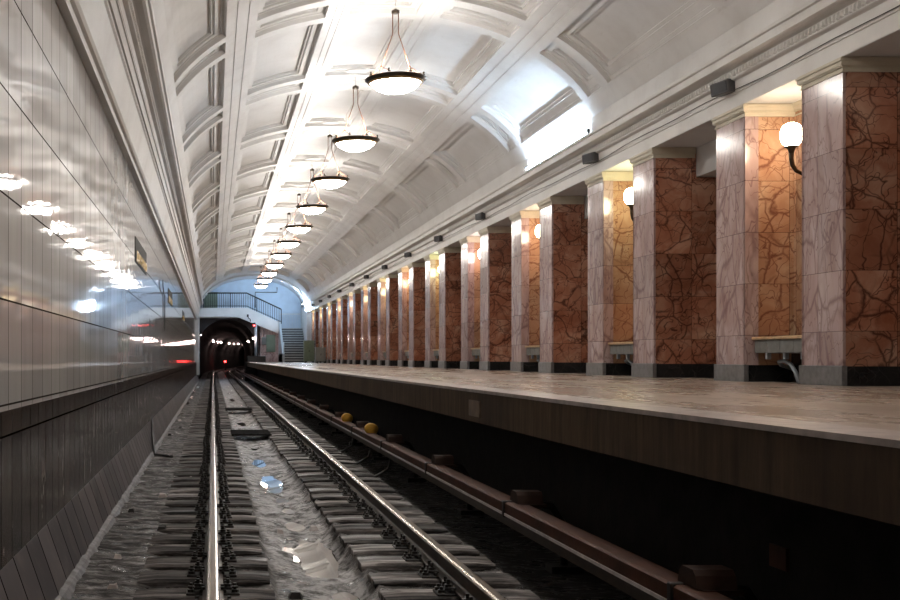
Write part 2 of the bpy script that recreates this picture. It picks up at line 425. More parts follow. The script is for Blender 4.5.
ORD = ['first', 'second', 'third', 'fourth', 'fifth', 'sixth', 'seventh', 'eighth', 'ninth', 'tenth', 'eleventh', 'twelfth', 'thirteenth', 'fourteenth', 'fifteenth', 'sixteenth', 'seventeenth', 'eighteenth', 'nineteenth', 'twentieth', 'twenty-first', 'twenty-second']

# ------------------------------------------------------------------ vault (ceiling) with coffers
VA, VB, VZ = 3.66, 2.3, 4.63
def vault_z(dx): return VZ+VB*math.sqrt(max(0, 1-(dx/VA)**2))
def vnorm(dx):
    z = math.sqrt(max(1e-6, 1-(dx/VA)**2)); v = Vector((dx/VA**2, 0, z/VB)); return v.normalized()
DX = 3.5
coffx = [(-3.34, -2.55), (-2.07, -.93), (-.55, .55), (.93, 2.07), (2.55, 3.34)]
grx = [-2.40, -2.22, 2.22, 2.40, -.80, -.68, .68, .80]
def xprof():
    """sorted list of (dx, [depth step for coffer]) samples, coffer inside depth profile handled by dist to edge"""
    xs = set()
    for a, b in coffx:
        for e, sg in ((a, 1), (b, -1)):
            for t in (0, .004, .035, .039, .12, .124, .155, .159): xs.add(round(e+sg*t, 4))
        n = max(3, int((b-a)/.12))
        for i in range(1, n): xs.add(round(a+.17+(b-a-.34)*i/n, 4))
    for g in grx:
        for t in (-.012, -.008, .008, .012): xs.add(round(g+t, 4))
    x = -DX
    while x < DX:
        xs.add(round(x, 4)); x += .16
    xs.add(DX)
    return sorted(xs)
def dep(t):   # depth as a function of distance inside the coffer edge
    if t <= 0: return 0
    if t <= .004: return 0.0 if t < .002 else .05
    if t <= .05: return .05
    if t <= .085: return .075
    if t <= .13: return .085
    return .12
def dep_edge(t):
    pts = [(0, 0), (.004, .07), (.035, .07), (.039, .09), (.12, .095), (.124, .125), (.155, .125), (.159, .17), (99, .17)]
    for (a, da), (b, db) in zip(pts, pts[1:]):
        if t <= b: return da+(db-da)*(t-a)/(b-a) if t > a else da
    return .17
coffy = []
nb = -6
yl0 = 17.95
k = -7
while yl0+k*P < YE+3:
    c = yl0+k*P
    coffy.append((c-.32, c+.32)); coffy.append((c+.32+.28, c+P-.32-.28)); k += 1
coffy = [(a, b) for a, b in coffy if a > Y0 and b < YE-.1]
ys = {Y0, YE}
for a, b in coffy:
    for e, sg in ((a, 1), (b, -1)):
        for t in (0, .004, .035, .039, .12, .124, .155, .159): ys.add(round(e+sg*t, 4))
ys = sorted(ys)
xs = xprof()
def ydist(y):
    for a, b in coffy:
        if a-1e-5 <= y <= b+1e-5: return min(y-a, b-y)
    return -1
yd = [ydist(y) for y in ys]
xd = []
for x in xs:
    d = -1
    for a, b in coffx:
        if a-1e-5 <= x <= b+1e-5: d = min(x-a, b-x)
    xd.append(d)
vb = MB(); vv = []
xg = [any(abs(x-g) < .0085 for g in grx) for x in xs]
vn = [vnorm(x) for x in xs]
for y, dy in zip(ys, yd):
    for x, dx_, n_, g in zip(xs, xd, vn, xg):
        d = 0
        if dx_ >= 0 and dy >= 0: d = dep_edge(min(dx_, dy))
        elif g: d = .012
        vv.append((XC+x+n_.x*d, y, vault_z(x)+n_.z*d))
nx = len(xs)
vb.add(vv, [[j*nx+i, j*nx+i+1, (j+1)*nx+i+1, (j+1)*nx+i] for j in range(len(ys)-1) for i in range(nx-1)])
# outer skin keeps the vault from being paper thin
sk = [(XC-4.1, 4.9)]+[(XC+4.1*math.sin(a), VZ+.2+2.75*math.cos(a)) for a in [(-1.5+3.0*i/24) for i in range(25)]]+[(XC+4.1, 4.9)]
vb.sweep_y(sk, [Y0, YE], closed=False)
vb.norecalc = True
struct(vb.build('ceiling', M['plaster']))

# ------------------------------------------------------------------ cornices
rp = [(6.38, 4.39), (6.38, 4.555), (6.365, 4.56), (6.365, 4.58), (6.36, 4.585), (6.355, 4.70), (6.31, 4.715), (6.30, 4.725), (6.31, 4.73), (6.31, 4.83), (6.27, 4.845), (6.20, 4.85),
      (6.17, 4.865), (6.165, 4.955), (6.14, 4.965), (6.13, 5.0), (6.19, 5.01), (6.25, 5.02), (6.25, 5.30), (6.75, 5.30), (7.02, 4.9), (7.02, 4.39)]
m_ = MB(); m_.sweep_y(rp, [Y0, YE])
y = 3.0
while y < YE:   # the rope of small beads
    st = .075 if y < 30 else .3
    if y < 30: m_.add([(6.31, y, 4.74), (6.31, y+.05, 4.74), (6.31, y+.05, 4.82), (6.31, y, 4.82), (6.285, y+.012, 4.755), (6.285, y+.038, 4.755), (6.285, y+.038, 4.805), (6.285, y+.012, 4.805)],
                      [[4, 5, 6, 7], [0, 1, 5, 4], [1, 2, 6, 5], [2, 3, 7, 6], [3, 0, 4, 7]])
    y += st
struct(m_.build('trim_1', M['plaster']))
lp = [(5.5-x, z) for x, z in rp[:-3]]
lp = [(-1.10, 3.83), (-1.035, 3.835), (-1.03, 3.87), (-1.05, 3.90), (-1.05, 3.945), (-1.02, 3.96), (-1.0, 3.99), (-.92, 4.33), (-.90, 4.35), (-.90, 4.39)]+lp+[(-1.3, 5.30), (-1.3, 3.83)]
m_ = MB(); m_.sweep_y(lp, [Y0, YE])
y = 3.0
while y < 30:
    m_.add([(-.81, y, 4.74), (-.81, y+.05, 4.74), (-.81, y+.05, 4.82), (-.81, y, 4.82), (-.785, y+.012, 4.755), (-.785, y+.038, 4.755), (-.785, y+.038, 4.805), (-.785, y+.012, 4.805)],
           [[4, 5, 6, 7], [0, 1, 5, 4], [1, 2, 6, 5], [2, 3, 7, 6], [3, 0, 4, 7]])
    y += .075
struct(m_.build('trim_2', M['plaster']))

# ------------------------------------------------------------------ walls, platform, ceiling over the passages
m_ = MB(); m_.box(-1.4, -1.10, Y0, 78.2, 1.05, 3.83); struct(m_.build('wall_left', M['tile']))
m_ = MB(); m_.box(-1.4, -1.096, Y0, 78.2, .225, 1.05); struct(m_.build('baseboard_left', M['dark_slabs']))
m_ = MB(); m_.prism_y([(-1.3, .235), (-1.094, .235), (-.955, -.16), (-.93, -.21), (-1.3, -.35)], Y0, 76.3)
y = 4.0; rr = random.Random(3); st_ = []
while y < 76: st_.append(y); y += .12 if y < 24 else .8
vs_ = []
for y in st_:
    a = rr.uniform(-.02, .02); vs_ += [(-.965, y, -.135+a*.4), (-.935+a*.5, y, -.150+a*.3), (-.90+a, y, -.20)]
m_.add(vs_, [[i*3+k, i*3+k+1, i*3+k+4, i*3+k+3] for i in range(len(st_)-1) for k in (0, 1)], 1)
struct(m_.build('trim_3', [M['skirting'], M['mortar']]))
m_ = MB(); m_.box(PLX+.30, 11.0, Y0, YL, .80, PLZ); struct(m_.build('platform', M['platform'])).name = 'floor_platform'
m_ = MB(); m_.box(PLX, PLX+.30, Y0, 78.2, .748, 1.018, mi=0)
m_.box(PLX-.01, PLX+.30, Y0, 78.2, 1.018, PLZ, mi=1)
m_.box(PLX+.30, PLX+.9, Y0, 78.2, .748, .80, mi=0)
struct(m_.build('trim_4', [M['fascia'], M['edge_stone']]))
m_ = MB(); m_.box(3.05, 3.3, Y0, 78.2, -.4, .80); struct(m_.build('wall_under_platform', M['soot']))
m_ = MB(); m_.box(7.02, 9.0, Y0, YE+.01, 3.96, 4.40); m_.box(6.385, 7.02, Y0, YE+.01, 4.385, 4.43)
m_.box(9.0, 11.0, Y0, YL, 4.6, 4.7)
struct(m_.build('ceiling_passage', M['white_paint']))
m_ = MB(); m_.box(11.0, 11.2, Y0, YL, PLZ, 4.7); struct(m_.build('wall_right', M['cream']))

# ------------------------------------------------------------------ track bed
def bed_h(x, y):
    n = noise.fractal(Vector((x*3.0, y*2.2, 0)), .9, 2.2, 4)*.014
    n2 = noise.fractal(Vector((x*9.0, y*5.0, 4)), .8, 2.2, 3)*.009
    if x > 2.1: return -.24+n-.03*min(1, (x-2.1)/.3)
    # drainage channel between the half sleepers
    def ss(a, b, t):
        t = max(0, min(1, (t-a)/(b-a))); return t*t*(3-2*t)
    c = ss(.41, .44, x)*(1-ss(1.06, 1.09, x))
    base = -.190+n+n2+max(0, -.55-x)*.03-.018*(1-ss(.38, .5, abs(x)))-.022*(1-ss(.38, .5, abs(x-G)))
    if c > 0:
        u = (x-.76)/.34
        ch = -.290+n*1.1+n2*1.3+.03*u*u
        for px_, py_, rx, ry, dd in POOLS:
            r = ((x-px_)/rx)**2+((y-py_)/ry)**2
            if r < 4: ch -= dd*math.exp(-r*1.3)
        return base*(1-c)+ch*c
    return base
POOLS = [(.72, 17.6, .12, .8, .075), (.77, 14.7, .15, 1.0, .10), (.80, 13.0, .10, .4, .06), (.82, 12.1, .09, .3, .055), (.80, 11.0, .13, .4, .06), (.86, 9.25, .19, .85, .11), (.98, 10.2, .06, .25, .04), (.62, 9.7, .05, .2, .05), (.93, 7.7, .12, .3, .07), (.75, 20.3, .08, .4, .05), (.70, 28, .15, 1.0, .06), (.75, 44, .12, 2.0, .06), (.72, 52, .1, 1.0, .06)]
bx = []
x = -1.0
while x < 3.051:
    bx.append(x); x += .045 if x < 2.1 else .12
bx.append(3.06)
by = []
y = 4.0
while y < 200:
    by.append(y); y += .055 if y < 18 else (.12 if y < 34 else (.35 if y < 80 else 2.0))
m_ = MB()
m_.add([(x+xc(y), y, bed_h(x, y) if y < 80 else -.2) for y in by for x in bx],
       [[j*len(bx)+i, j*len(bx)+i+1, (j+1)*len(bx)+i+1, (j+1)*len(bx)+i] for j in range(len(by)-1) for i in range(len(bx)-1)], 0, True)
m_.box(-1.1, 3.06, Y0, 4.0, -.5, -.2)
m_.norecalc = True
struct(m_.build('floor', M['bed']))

# water in the channel
m_ = MB(); m_.add([(.44, 4, -.318), (1.08, 4, -.318), (1.08, 60, -.318), (.44, 60, -.318)], [[0, 1, 2, 3]])
m_.norecalc = True
tag(m_.build('puddle_water', M['puddle']), 'shallow reflecting puddles lying in the channel between the rails', 'puddle', kind='stuff')

m_ = MB(); rr = random.Random(9)
for px_, py_, rx, ry in ((-.82, 30, .05, .5), (-.84, 37, .07, 1.6), (-.80, 42, .08, 2.2), (-.84, 49, .07, 3.0), (-.78, 57, .08, 3.0), (-.7, 24, .04, .3), (-.6, 20.5, .03, .15)):
    n = 14; vs_ = [(px_, py_, -.150)]
    for i in range(n):
        a = 2*PI*i/n; q = rr.uniform(.6, 1.15); vs_.append((px_+math.cos(a)*rx*q, py_+math.sin(a)*ry*q, -.150))
    m_.add(vs_, [[0, 1+i, 1+(i+1) % n] for i in range(n)])
m_.norecalc = True
tag(m_.build('puddle_water', M['puddle']), 'small wet patches by the foot of the tiled wall', 'puddle', kind='stuff')

# ------------------------------------------------------------------ sleepers with rail fastenings
def bolt(m, x, y, z, h=.05):
    m.lathe([(0, h), (.012, h), (.012, .022), (.024, .020), (.024, .004), (.03, 0)], (x, y, z), seg=7, smooth=False)
def make_sleeper(x0, x1, name):
    root = empty(name)
    n = 7; m = MB(); rr = random.Random(x0*100)
    vs_ = []; W_ = .17
    for i in range(n+1):
        x = x0+(x1-x0)*i/n
        j = lambda s: (rr.random()-.5)*s
        e = .02 if i in (0, n) else 0
        vs_ += [(x+j(.02), -W_+j(.012)+e, -.33), (x+j(.02), -W_+j(.012), -.185+j(.008)), (x+j(.02), -W_+.018+j(.01), -.168-e*.5), (x+j(.02), W_-.018+j(.01), -.168-e*.5), (x+j(.02), W_+j(.012), -.185+j(.008)), (x+j(.02), W_+j(.012)-e, -.33)]
    fs = []
    for i in range(n):
        for k in range(6):
            fs.append([i*6+k, i*6+(k+1) % 6, (i+1)*6+(k+1) % 6, (i+1)*6+k])
    fs += [list(range(5, -1, -1)), [n*6+k for k in range(6)]]
    m.add(vs_, fs); m.build('timber', M['wood'], root)
    m = MB(); m.box(-.17, .17, -.085, .085, -.17, -.153, bev=.004)
    for s in (-1, 1):
        m.box(min(s*.064, s*.085), max(s*.064, s*.085), -.08, .08, -.155, -.128, bev=.004)
    pl = m.build('tie_plate', M['iron'], root)
    for s in (-1, 1):
        for t in (-1, 1):
            m = MB(); m.box(s*.085-.035, s*.085+.035, t*.045-.022, t*.045+.022, -.135, -.118, bev=.003); bolt(m, s*.095, t*.045, -.118)
            m.build('clip_bolt', M['iron'], pl)
            m = MB(); bolt(m, s*.14, t*.05, -.153, .04)
            m.build('coach_screw', M['iron'], pl)
    return root
sl = make_sleeper(-.50, .40, 'half_sleeper')
sr = make_sleeper(-.50, .48, 'half_sleeper')
index_kids()
SP = .57
ys_s = [4.9+SP*i for i in range(132)]
for side, proto in ((0, sl), (1, sr)):
    for i, y in enumerate(ys_s):
        o = proto if i == 0 else copy_tree(proto)
        o.location = ((G if side else 0)+R.uniform(-.015, .02), y+R.uniform(-.025, .025), R.uniform(-.006, .004))
        if side: tag(o, 'weathered wooden half-sleeper under the rail nearer the platform', 'sleeper', 'half-sleepers under the platform-side rail')
        else: tag(o, 'weathered wooden half-sleeper under the rail nearer the tiled wall', 'sleeper', 'half-sleepers under the wall-side rail')
m_ = MB()
for i in range(int((185-ys_s[-1])/SP)):
    y = ys_s[-1]+SP*(i+1); d = xc(y)
    m_.box(d-.5, d+.4, y-.12, y+.12, -.3, -.168); m_.box(d+G-.5, d+G+.48, y-.12, y+.12, -.3, -.168)
tag(m_.build('tunnel_sleepers', M['wood']), 'distant mass of wooden sleepers running into the dark tunnel', 'sleeper', kind='stuff')

# ------------------------------------------------------------------ running rails
rprof = [(-.066, -.152), (.066, -.152), (.066, -.143), (.02, -.132), (.008, -.12), (.008, -.045), (.034, -.033), (.036, -.012), (.030, -.003), (.018, 0), (-.018, 0), (-.030, -.003), (-.036, -.012), (-.034, -.033), (-.008, -.045), (-.008, -.12), (-.02, -.132), (-.066, -.143)]
ry = [3.0, 40.0, 80.0]+[100+2.5*i for i in range(38)]
for gx, lab in ((0, 'shiny steel running rail on the tiled wall side of the track'), (G, 'dark steel running rail with bright edge on the platform side of the track')):
    rail = empty('running_rail', (gx, 3.0, 0))
    m_ = MB(); m_.sweep_y(rprof, [y-3 for y in ry], fx=lambda y: xc(y+3)); m_.build('rail_web', M['rust'], rail)
    hd = [(.0362, -.022), (.0375, -.012), (.0305, -.0022), (.018, .001), (-.018, .001), (-.0305, -.0022), (-.0375, -.012), (-.0362, -.022)]
    m_ = MB(); m_.sweep_y(hd, [y-3 for y in ry], fx=lambda y: xc(y+3)); o = m_.build('rail_head', M['steel_dull' if gx else 'steel'], rail)
    o['label'] = 'polished rail head'
    if gx:
        o.data.materials.append(M['steel'])
        for pg in o.data.polygons:
            if pg.normal.x < -.15 and pg.center.z > -.012: pg.material_index = 1
    tag(rail, lab, 'rail')

# ------------------------------------------------------------------ contact rail with cover, brackets, yellow hoods
cr = empty('contact_rail', (2.275, 2.0, 0))
ry2 = [0, 50, 76, 90, 100]+[105+4*i for i in range(16)]
m_ = MB(); m_.sweep_y([(-.075, .155), (.075, .155), (.075, .235), (.06, .245), (-.06, .245), (-.075, .235)], ry2, fx=lambda y: xc(y+2)); m_.build('cover', M['cover'], cr)
m_ = MB(); m_.sweep_y([(-.082, .142), (-.05, .142), (-.05, .162), (-.082, .162)], ry2, fx=lambda y: xc(y+2)); m_.build('edge_strip', M['cover_strip'], cr)['label'] = 'pale grey lower edge strip'
m_ = MB(); m_.sweep_y([(-.03, .05), (.03, .05), (.03, .135), (-.03, .135)], ry2, fx=lambda y: xc(y+2)); m_.build('conductor_bar', M['rust'], cr)
for i in range(24):   # clamps that join the cover lengths
    y = .3+3.1*i
    m_ = MB(); m_.box(-.088, .088, y-.025, y+.025, .13, .253, bev=.004); m_.build('cover_clamp', M['iron'], cr)
tag(cr, 'brown covered contact rail running beneath the platform edge', 'contact rail')
def make_bracket():
    r = empty('contact_rail_bracket')
    m = MB(); m.prism_x([(-.11, .25), (-.09, .31), (-.06, .335), (.06, .335), (.09, .31), (.11, .25)], -.02, .17); m.build('insulator_hood', M['bracket'], r)
    m = MB(); m.prism_x([(-.13, .225), (-.13, .25), (.13, .25), (.13, .225)], .0, .19); m.build('collar', M['bracket'], r)
    m = MB(); m.tube([(.12, 0, .24), (.26, 0, .22), (.34, 0, .1), (.36, 0, -.26)], .03, 8); m.build('arm', M['iron'], r)
    m = MB(); m.box(.24, .48, -.09, .09, -.28, -.22, bev=.006); m.build('foot', M['iron'], r)
    return r
pb = make_bracket(); index_kids()
for i in range(22):
    o = pb if i == 0 else copy_tree(pb)
    o.location = (2.275, 5.35+3.08*i, 0)
    tag(o, 'dark brown bracket holding the contact rail, %s from the camera' % ORD[i], 'bracket', 'contact rail brackets')
for y, lab in ((16.35, 'round yellow hood on the contact rail, nearer of the pair'), (19.3, 'round yellow hood on the contact rail, farther of the pair')):
    r = empty('yellow_hood', (2.30, y, 0)); tag(r, lab, 'marker', 'yellow hoods on the contact rail')
    n = 16; vs_ = []
    for k, (dy, s) in enumerate(((-.09, .82), (-.07, 1), (.07, 1), (.09, .82))):
        for i in range(n):
            a = 2*PI*i/n; vs_.append((math.cos(a)*.095*s, dy, .298+math.sin(a)*.085*s-.0))
    m_ = MB(); m_.add(vs_, [[k*n+i, k*n+(i+1) % n, (k+1)*n+(i+1) % n, (k+1)*n+i] for k in range(3) for i in range(n)]+[list(range(n-1, -1, -1)), [3*n+i for i in range(n)]], 0, True)
    m_.build('hood', M['yellow'], r)
    m_ = MB(); m_.box(-.03, .03, -.04, .04, .235, .27); m_.build('clip', M['iron'], r)

# matt black sheets painted as the shade of two recesses in the channel
for y, lab in ((22.6, 'wide black sheet painted as a dark recess in the channel, nearer one'), (33.0, 'black sheet painted as a dark recess in the channel, farther one')):
    m_ = MB(); m_.box(.36, 1.14, y-.75, y+.75, -.18, -.155, bev=.006)
    for i in range(5): m_.box(.45+i*.14, .48+i*.14, y-.65, y+.65, -.155, -.148)
    tag(m_.build('recess_shade_sheet', M['plate']), lab, 'plate', 'black sheets painted as recesses in the channel')
# loops of cable from contact rail under the second rail
for i, y in enumerate((14.2, 16.0, 18.0)):
    m_ = MB(); m_.tube([(2.3, y+.3, .06), (2.25, y+.25, -.1), (2.05, y+.12, -.19), (1.9, y, -.165), (1.72, y-.03, -.15)], .018, 6)
    tag(m_.build('feeder_cable', M['cable']), 'thin black cable looping from the contact rail, %s of three' % ORD[i], 'cable', 'feeder cables by the contact rail')
# black hose across the skirting
m_ = MB(); m_.tube([(-1.07, 19.6, .30), (-1.04, 19.3, .14), (-1.0, 18.6, .03), (-.95, 18.0, -.10), (-.90, 17.5, -.17), (-.62, 17.1, -.17)], .02, 7)
tag(m_.build('floor_hose', M['cable']), 'black hose running down the sloping skirting onto the track bed', 'hose')
# small debris on the bed
DEB = [(-.45, 9.9), (-.72, 8.5), (-.55, 12.3), (-.8, 11.0), (.62, 10.4), (.95, 10.6), (.55, 7.5), (-.3, 14.2), (-.66, 7.4), (-.85, 22.0), (-.8, 27.0), (-.83, 30.0)]
for i, (x, y) in enumerate(DEB):
    rr = random.Random(i); m_ = MB(); s = .03+.02*rr.random()
    base = [(-1, -1), (1, -.8), (1.2, .7), (.1, 1.2), (-1.1, .8)]
    vs_ = [(a*s*(.8+.4*rr.random()), b*s*(.8+.4*rr.random()), -.02) for a, b in base]+[(a*s*.6, b*s*.6, s*(.5+.4*rr.random())) for a, b in base]
    m_.add(vs_, [[4, 3, 2, 1, 0], [5, 6, 7, 8, 9]]+[[k, (k+1) % 5, 5+(k+1) % 5, 5+k] for k in range(5)])
    z = bed_h(x, y)+.008
    o = m_.build('rubble_chip', M['edge_stone'] if i % 3 else M['iron'], None, (x, y, z))
    tag(o, 'small stone chip lying on the track bed', 'rubble', 'stone chips on the track bed')

# ------------------------------------------------------------------ pylons
LP, NA, NB = 2.88, .80, 2.10
def make_pylon():
    r = empty('marble_pylon')
    z0, zt = PLZ-PLZ, 4.26-PLZ
    m = MB()
    for a_, b_ in ((0, NA-.04), (NB+.04, LP)):
        m.box(.03, .615, a_, b_, z0, 4.384-PLZ); m.box(.615, 2.2, a_, b_, z0, 3.955-PLZ)
    m.build('pier', M['marble_dark'], r)
    m = MB()   # facing seen inside the niche
    m.box(.16, .60, NA-.04, NA-.035, .2, zt); m.box(.16, .60, NB+.035, NB+.04, .2, zt)
    m.box(.60, .615, NA-.05, NB+.05, 0, 4.384-PLZ)
    m.build('niche_lining', M['marble_niche'], r)
    m = MB(); m.box(.615, 2.2, NA-.05, NB+.05, 0, 3.955-PLZ); m.build('core', M['marble_dark'], r)
    for a, b, s in ((0, NA, 1), (NB, LP, 0)):
        m = MB(); m.box(0, .03, a+.004, b-.004, .2, 4.3-PLZ)
        if s: m.box(0, .16, b-.05, b, .2, 4.3-PLZ)
        else: m.box(0, .16, a, a+.05, .2, 4.3-PLZ)
        m.build('pilaster', M['marble_light'], r)
        m = MB(); m.box(-.022, .035, a-.018, b+.018, 0, .206, bev=.004); m.build('pilaster_base', M['grey_granite'], r)
        m = MB(); y0_, y1_ = (a-.012, b-.03) if s else (a+.03, b+.012)
        m.box(.035, 2.2, y0_, y1_, 0, .20); m.build('pier_base', M['black_marble'], r)
        m = MB()
        for o, za, zb in ((.012, 4.235, 4.25), (.004, 4.25, 4.285), (.022, 4.285, 4.30), (.034, 4.30, 4.345), (.046, 4.345, 4.372), (.03, 4.372, 4.386)):
            m.box(-o, .60, a-o, b+o, za-PLZ, zb-PLZ)
        m.build('capital', M['cream'], r)
    m = MB()
    for o, za, zb in ((.012, 4.235, 4.25), (.022, 4.285, 4.30), (.034, 4.30, 4.345), (.046, 4.345, 4.386)):
        m.box(.60-o, .61, NA, NB, za-PLZ, zb-PLZ)
    m.build('niche_moulding', M['cream'], r)
    m = MB(); m.box(.57, .60, NA-.03, NB+.03, 0, .42); m.build('niche_base', M['black_marble'], r)
    return r
def make_bench():
    r = empty('niche_bench')
    m = MB(); m.box(.03, .30, .03, 1.27, .50, .535, bev=.006); m.box(.32, .54, .03, 1.27, .515, .55, bev=.006); m.build('seat', M['bench_wood'], r)
    m = MB()
    for i in range(4): m.box(.06, .10, .05+i*.302, .05+i*.302+.296, .345, .498, bev=.004)
    m.box(.10, .53, .05, .10, .36, .498); m.box(.10, .53, 1.20, 1.25, .36, .498)
    m.build('apron', M['bench_stone'], r)
    for y in (.25, .64, 1.05):
        m = MB(); m.box(.10, .15, y-.025, y+.025, .27, .37, bev=.004); m.box(.10, .54, y-.02, y+.02, .34, .37); m.build('support', M['pipe_grey'], r)
    m = MB(); m.tube([(.2, .5, .003), (.19, .55, .12), (.19, .65, .21), (.19, .8, .25), (.2, .95, .24), (.3, 1.1, .2), (.5, 1.2, .15)], .022, 7); m.build('hose', M['pipe_grey'], r)
    return r
pylon = make_pylon(); bench = make_bench()
GC = [(1.0, .84, .62), (1.0, .97, .60), (1.0, .80, .58), (1.0, .86, .78), (.92, 1.0, .58), (1.0, .72, .45), (1.0, .9, .55), (1.0, .82, .5), (1.0, .9, .7), (1.0, .75, .45), (1.0, .85, .45), (1.0, .85, .45), (1.0, .85, .45)]
def make_wall_lamp():
    r = empty('wall_lamp')    # origin at the globe centre; wall at local x = .395
    m = MB(); m.lathe([(.052, -.155), (.085, -.135), (.115, -.10), (.132, -.05), (.137, 0), (.132, .05), (.116, .10), (.088, .135), (.05, .155), (0, .16)], seg=28); g = m.build('globe', M['bowl_glass'], r)
    m = MB(); m.lathe([(.0, -.15), (.085, -.15), (.088, -.162), (.05, -.18), (.036, -.22), (.03, -.25), (0, -.25)], seg=18); m.build('holder', M['bronze'], r)
    pts = [(0, 0, -.24), (0, 0, -.32), (.015, 0, -.40), (.06, 0, -.47), (.14, 0, -.51), (.26, 0, -.50), (.425, 0, -.46)]
    m = MB(); m.tube(pts, [.034, .03, .028, .026, .024, .024, .03], 10); m.build('arm', M['bronze'], r)
    m = MB(); m.box(.415, .428, -.05, .05, -.56, -.36, bev=.005); m.build('wall_plate', M['bronze'], r)
    return r, g
lamp, globe0 = make_wall_lamp()
index_kids()
first = 0
for k in range(-2, 13):
    yb = 11.43+P*k
    n = k
    rel = 'nearest to the camera' if k == 0 else ('%s from the camera' % ORD[k] if k > 0 else 'beside the camera')
    if k >= 0:
        pass
    if k < -1: continue
    pyl = pylon if k == -1 else copy_tree(pylon)
    pyl.location = (CX, yb, PLZ)
    tag(pyl, 'red and pink marble pylon with lamp niche, %s' % rel, 'pylon', 'marble pylons along the platform')
    b = bench if k == -1 else copy_tree(bench)
    b.location = (CX+.03, yb+NA, PLZ)
    tag(b, 'niche bench with wooden seat and grey apron, %s' % rel, 'bench', 'benches in the pylon niches')
    l = lamp if k == -1 else copy_tree(lamp)
    l.location = (CX+.222, yb+1.45, 3.885); l.scale = (.87, .87, .87)
    l.name = 'wall_lamp'
    tag(l, 'white globe wall lamp on bronze arm in niche, %s' % rel, 'wall lamp', 'globe lamps in the pylon niches')
index_kids()
# the glass of each globe has its own warm or greenish tone
glb = [o for o in bpy.data.objects if o.name.split('.')[0] == 'globe']
glb.sort(key=lambda o: o.parent.location.y)
for k, o in enumerate(glb):
    o.data = o.data.copy(); o.data.materials[0] = emis('globe glass tone %s' % ORD[k], GC[(k-1) % len(GC)], GLOBE_E)

# a plain mass of pylons behind the camera keeps the hall closed there
m_ = MB()
for k in (-5, -4, -3, -2):
    yb = 11.43+P*k; m_.box(CX, 8.6, yb, yb+LP, PLZ, 4.385)
struct(m_.build('wall_near', M['marble_dark']))
m_ = MB(); m_.box(-1.4, 11, Y0-.2, Y0, -.5, 7.6); struct(m_.build('wall_back', M['white_paint']))

# ------------------------------------------------------------------ hanging bowl lamps
def make_bowl_lamp():
    r = empty('hanging_bowl_lamp')    # origin at rim centre
    prof = [(.0, -.215), (.10, -.207), (.20, -.185), (.29, -.145), (.36, -.09), (.405, -.03), (.41, .0)]
    m = MB(); m.lathe(prof, seg=40); m.lathe([(.41, .0), (.40, .0), (.34, -.085), (.2, -.165), (0, -.195)], seg=40, mi=1); m.build('glass_bowl', [M['bowl_glass'], M['bowl_inner']], r)
    m = MB(); m.lathe([(.395, -.055), (.43, -.045), (.455, -.01), (.475, -.004), (.475, .008), (.45, .012), (.43, .022), (.41, .022), (.405, .0), (.395, -.055)], seg=40)
    for i in range(8):
        a = 2*PI*(i+.5)/8; m.lathe([(0, .085), (.012, .08), (.018, .065), (.01, .05), (.02, .04), (.02, .03)], (.44*math.cos(a), .44*math.sin(a), 0), seg=7)
    m.build('rim', M['bronze'], r)
    m = MB(); m.lathe([(.400, -.07), (.418, -.055), (.43, -.045), (.40, -.045)], seg=40); m.build('gilt_band', M['brass'], r)
    for s in (-1, 1):
        m = MB(); m.tube([(s*.045, 0, 1.04), (s*.045, 0, .74), (s*.05, 0, .70), (s*.22, 0, .20)], .008, 6)
        m.lathe([(0, .02), (.014, .012), (.018, 0), (.014, -.012), (0, -.02)], (s*.22, 0, .20), seg=8)
        for ex, ey in ((.42, .12), (.42, -.12), (.14, .42), (.14, -.42)):
            if abs(ey) > .3: m.tube([(s*.22, 0, .20), (s*ex, ey, .03)], .006, 5)
            else: m.tube([(s*.22, 0, .20), (s*ex, ey, .03)], .006, 5)
        m.build('suspension', M['copper'], r)
    m = MB(); m.lathe([(0, 1.03), (.062, 1.03), (.065, 1.07), (.03, 1.09), (.02, 1.10), (0, 1.10)], seg=14); m.build('ceiling_cap', M['bronze'], r)
    m = MB(); m.lathe([(0, 1.09), (.009, 1.09), (.009, 1.31), (.05, 1.30), (.22, 1.315), (.28, 1.33), (.30, 1.36), (0, 1.37)], seg=28); m.build('rosette', M['plaster'], r)
    ld = bpy.data.lights.new('bulbs', 'POINT'); ld.energy = BOWL_W; ld.color = (1.0, .96, .915); ld.shadow_soft_size = .12
    lo = bpy.data.objects.new('bulbs', ld); COL.objects.link(lo); lo.parent = r; lo.location = (0, 0, .0)
    return r
bl = make_bowl_lamp(); index_kids()
j = 0
for k in range(-4, 11):
    o = bl if k == -4 else copy_tree(bl)
    o.location = (XC+.09, 17.5+P*k, 5.66)
    if k >= 0: lab = 'hanging glass bowl lamp below the vault, ' + ('nearest to the camera' if k == 0 else '%s from the camera' % ORD[k])
    else: lab = 'hanging glass bowl lamp above the near end of the platform'
    tag(o, lab, 'ceiling lamp', 'hanging bowl lamps')

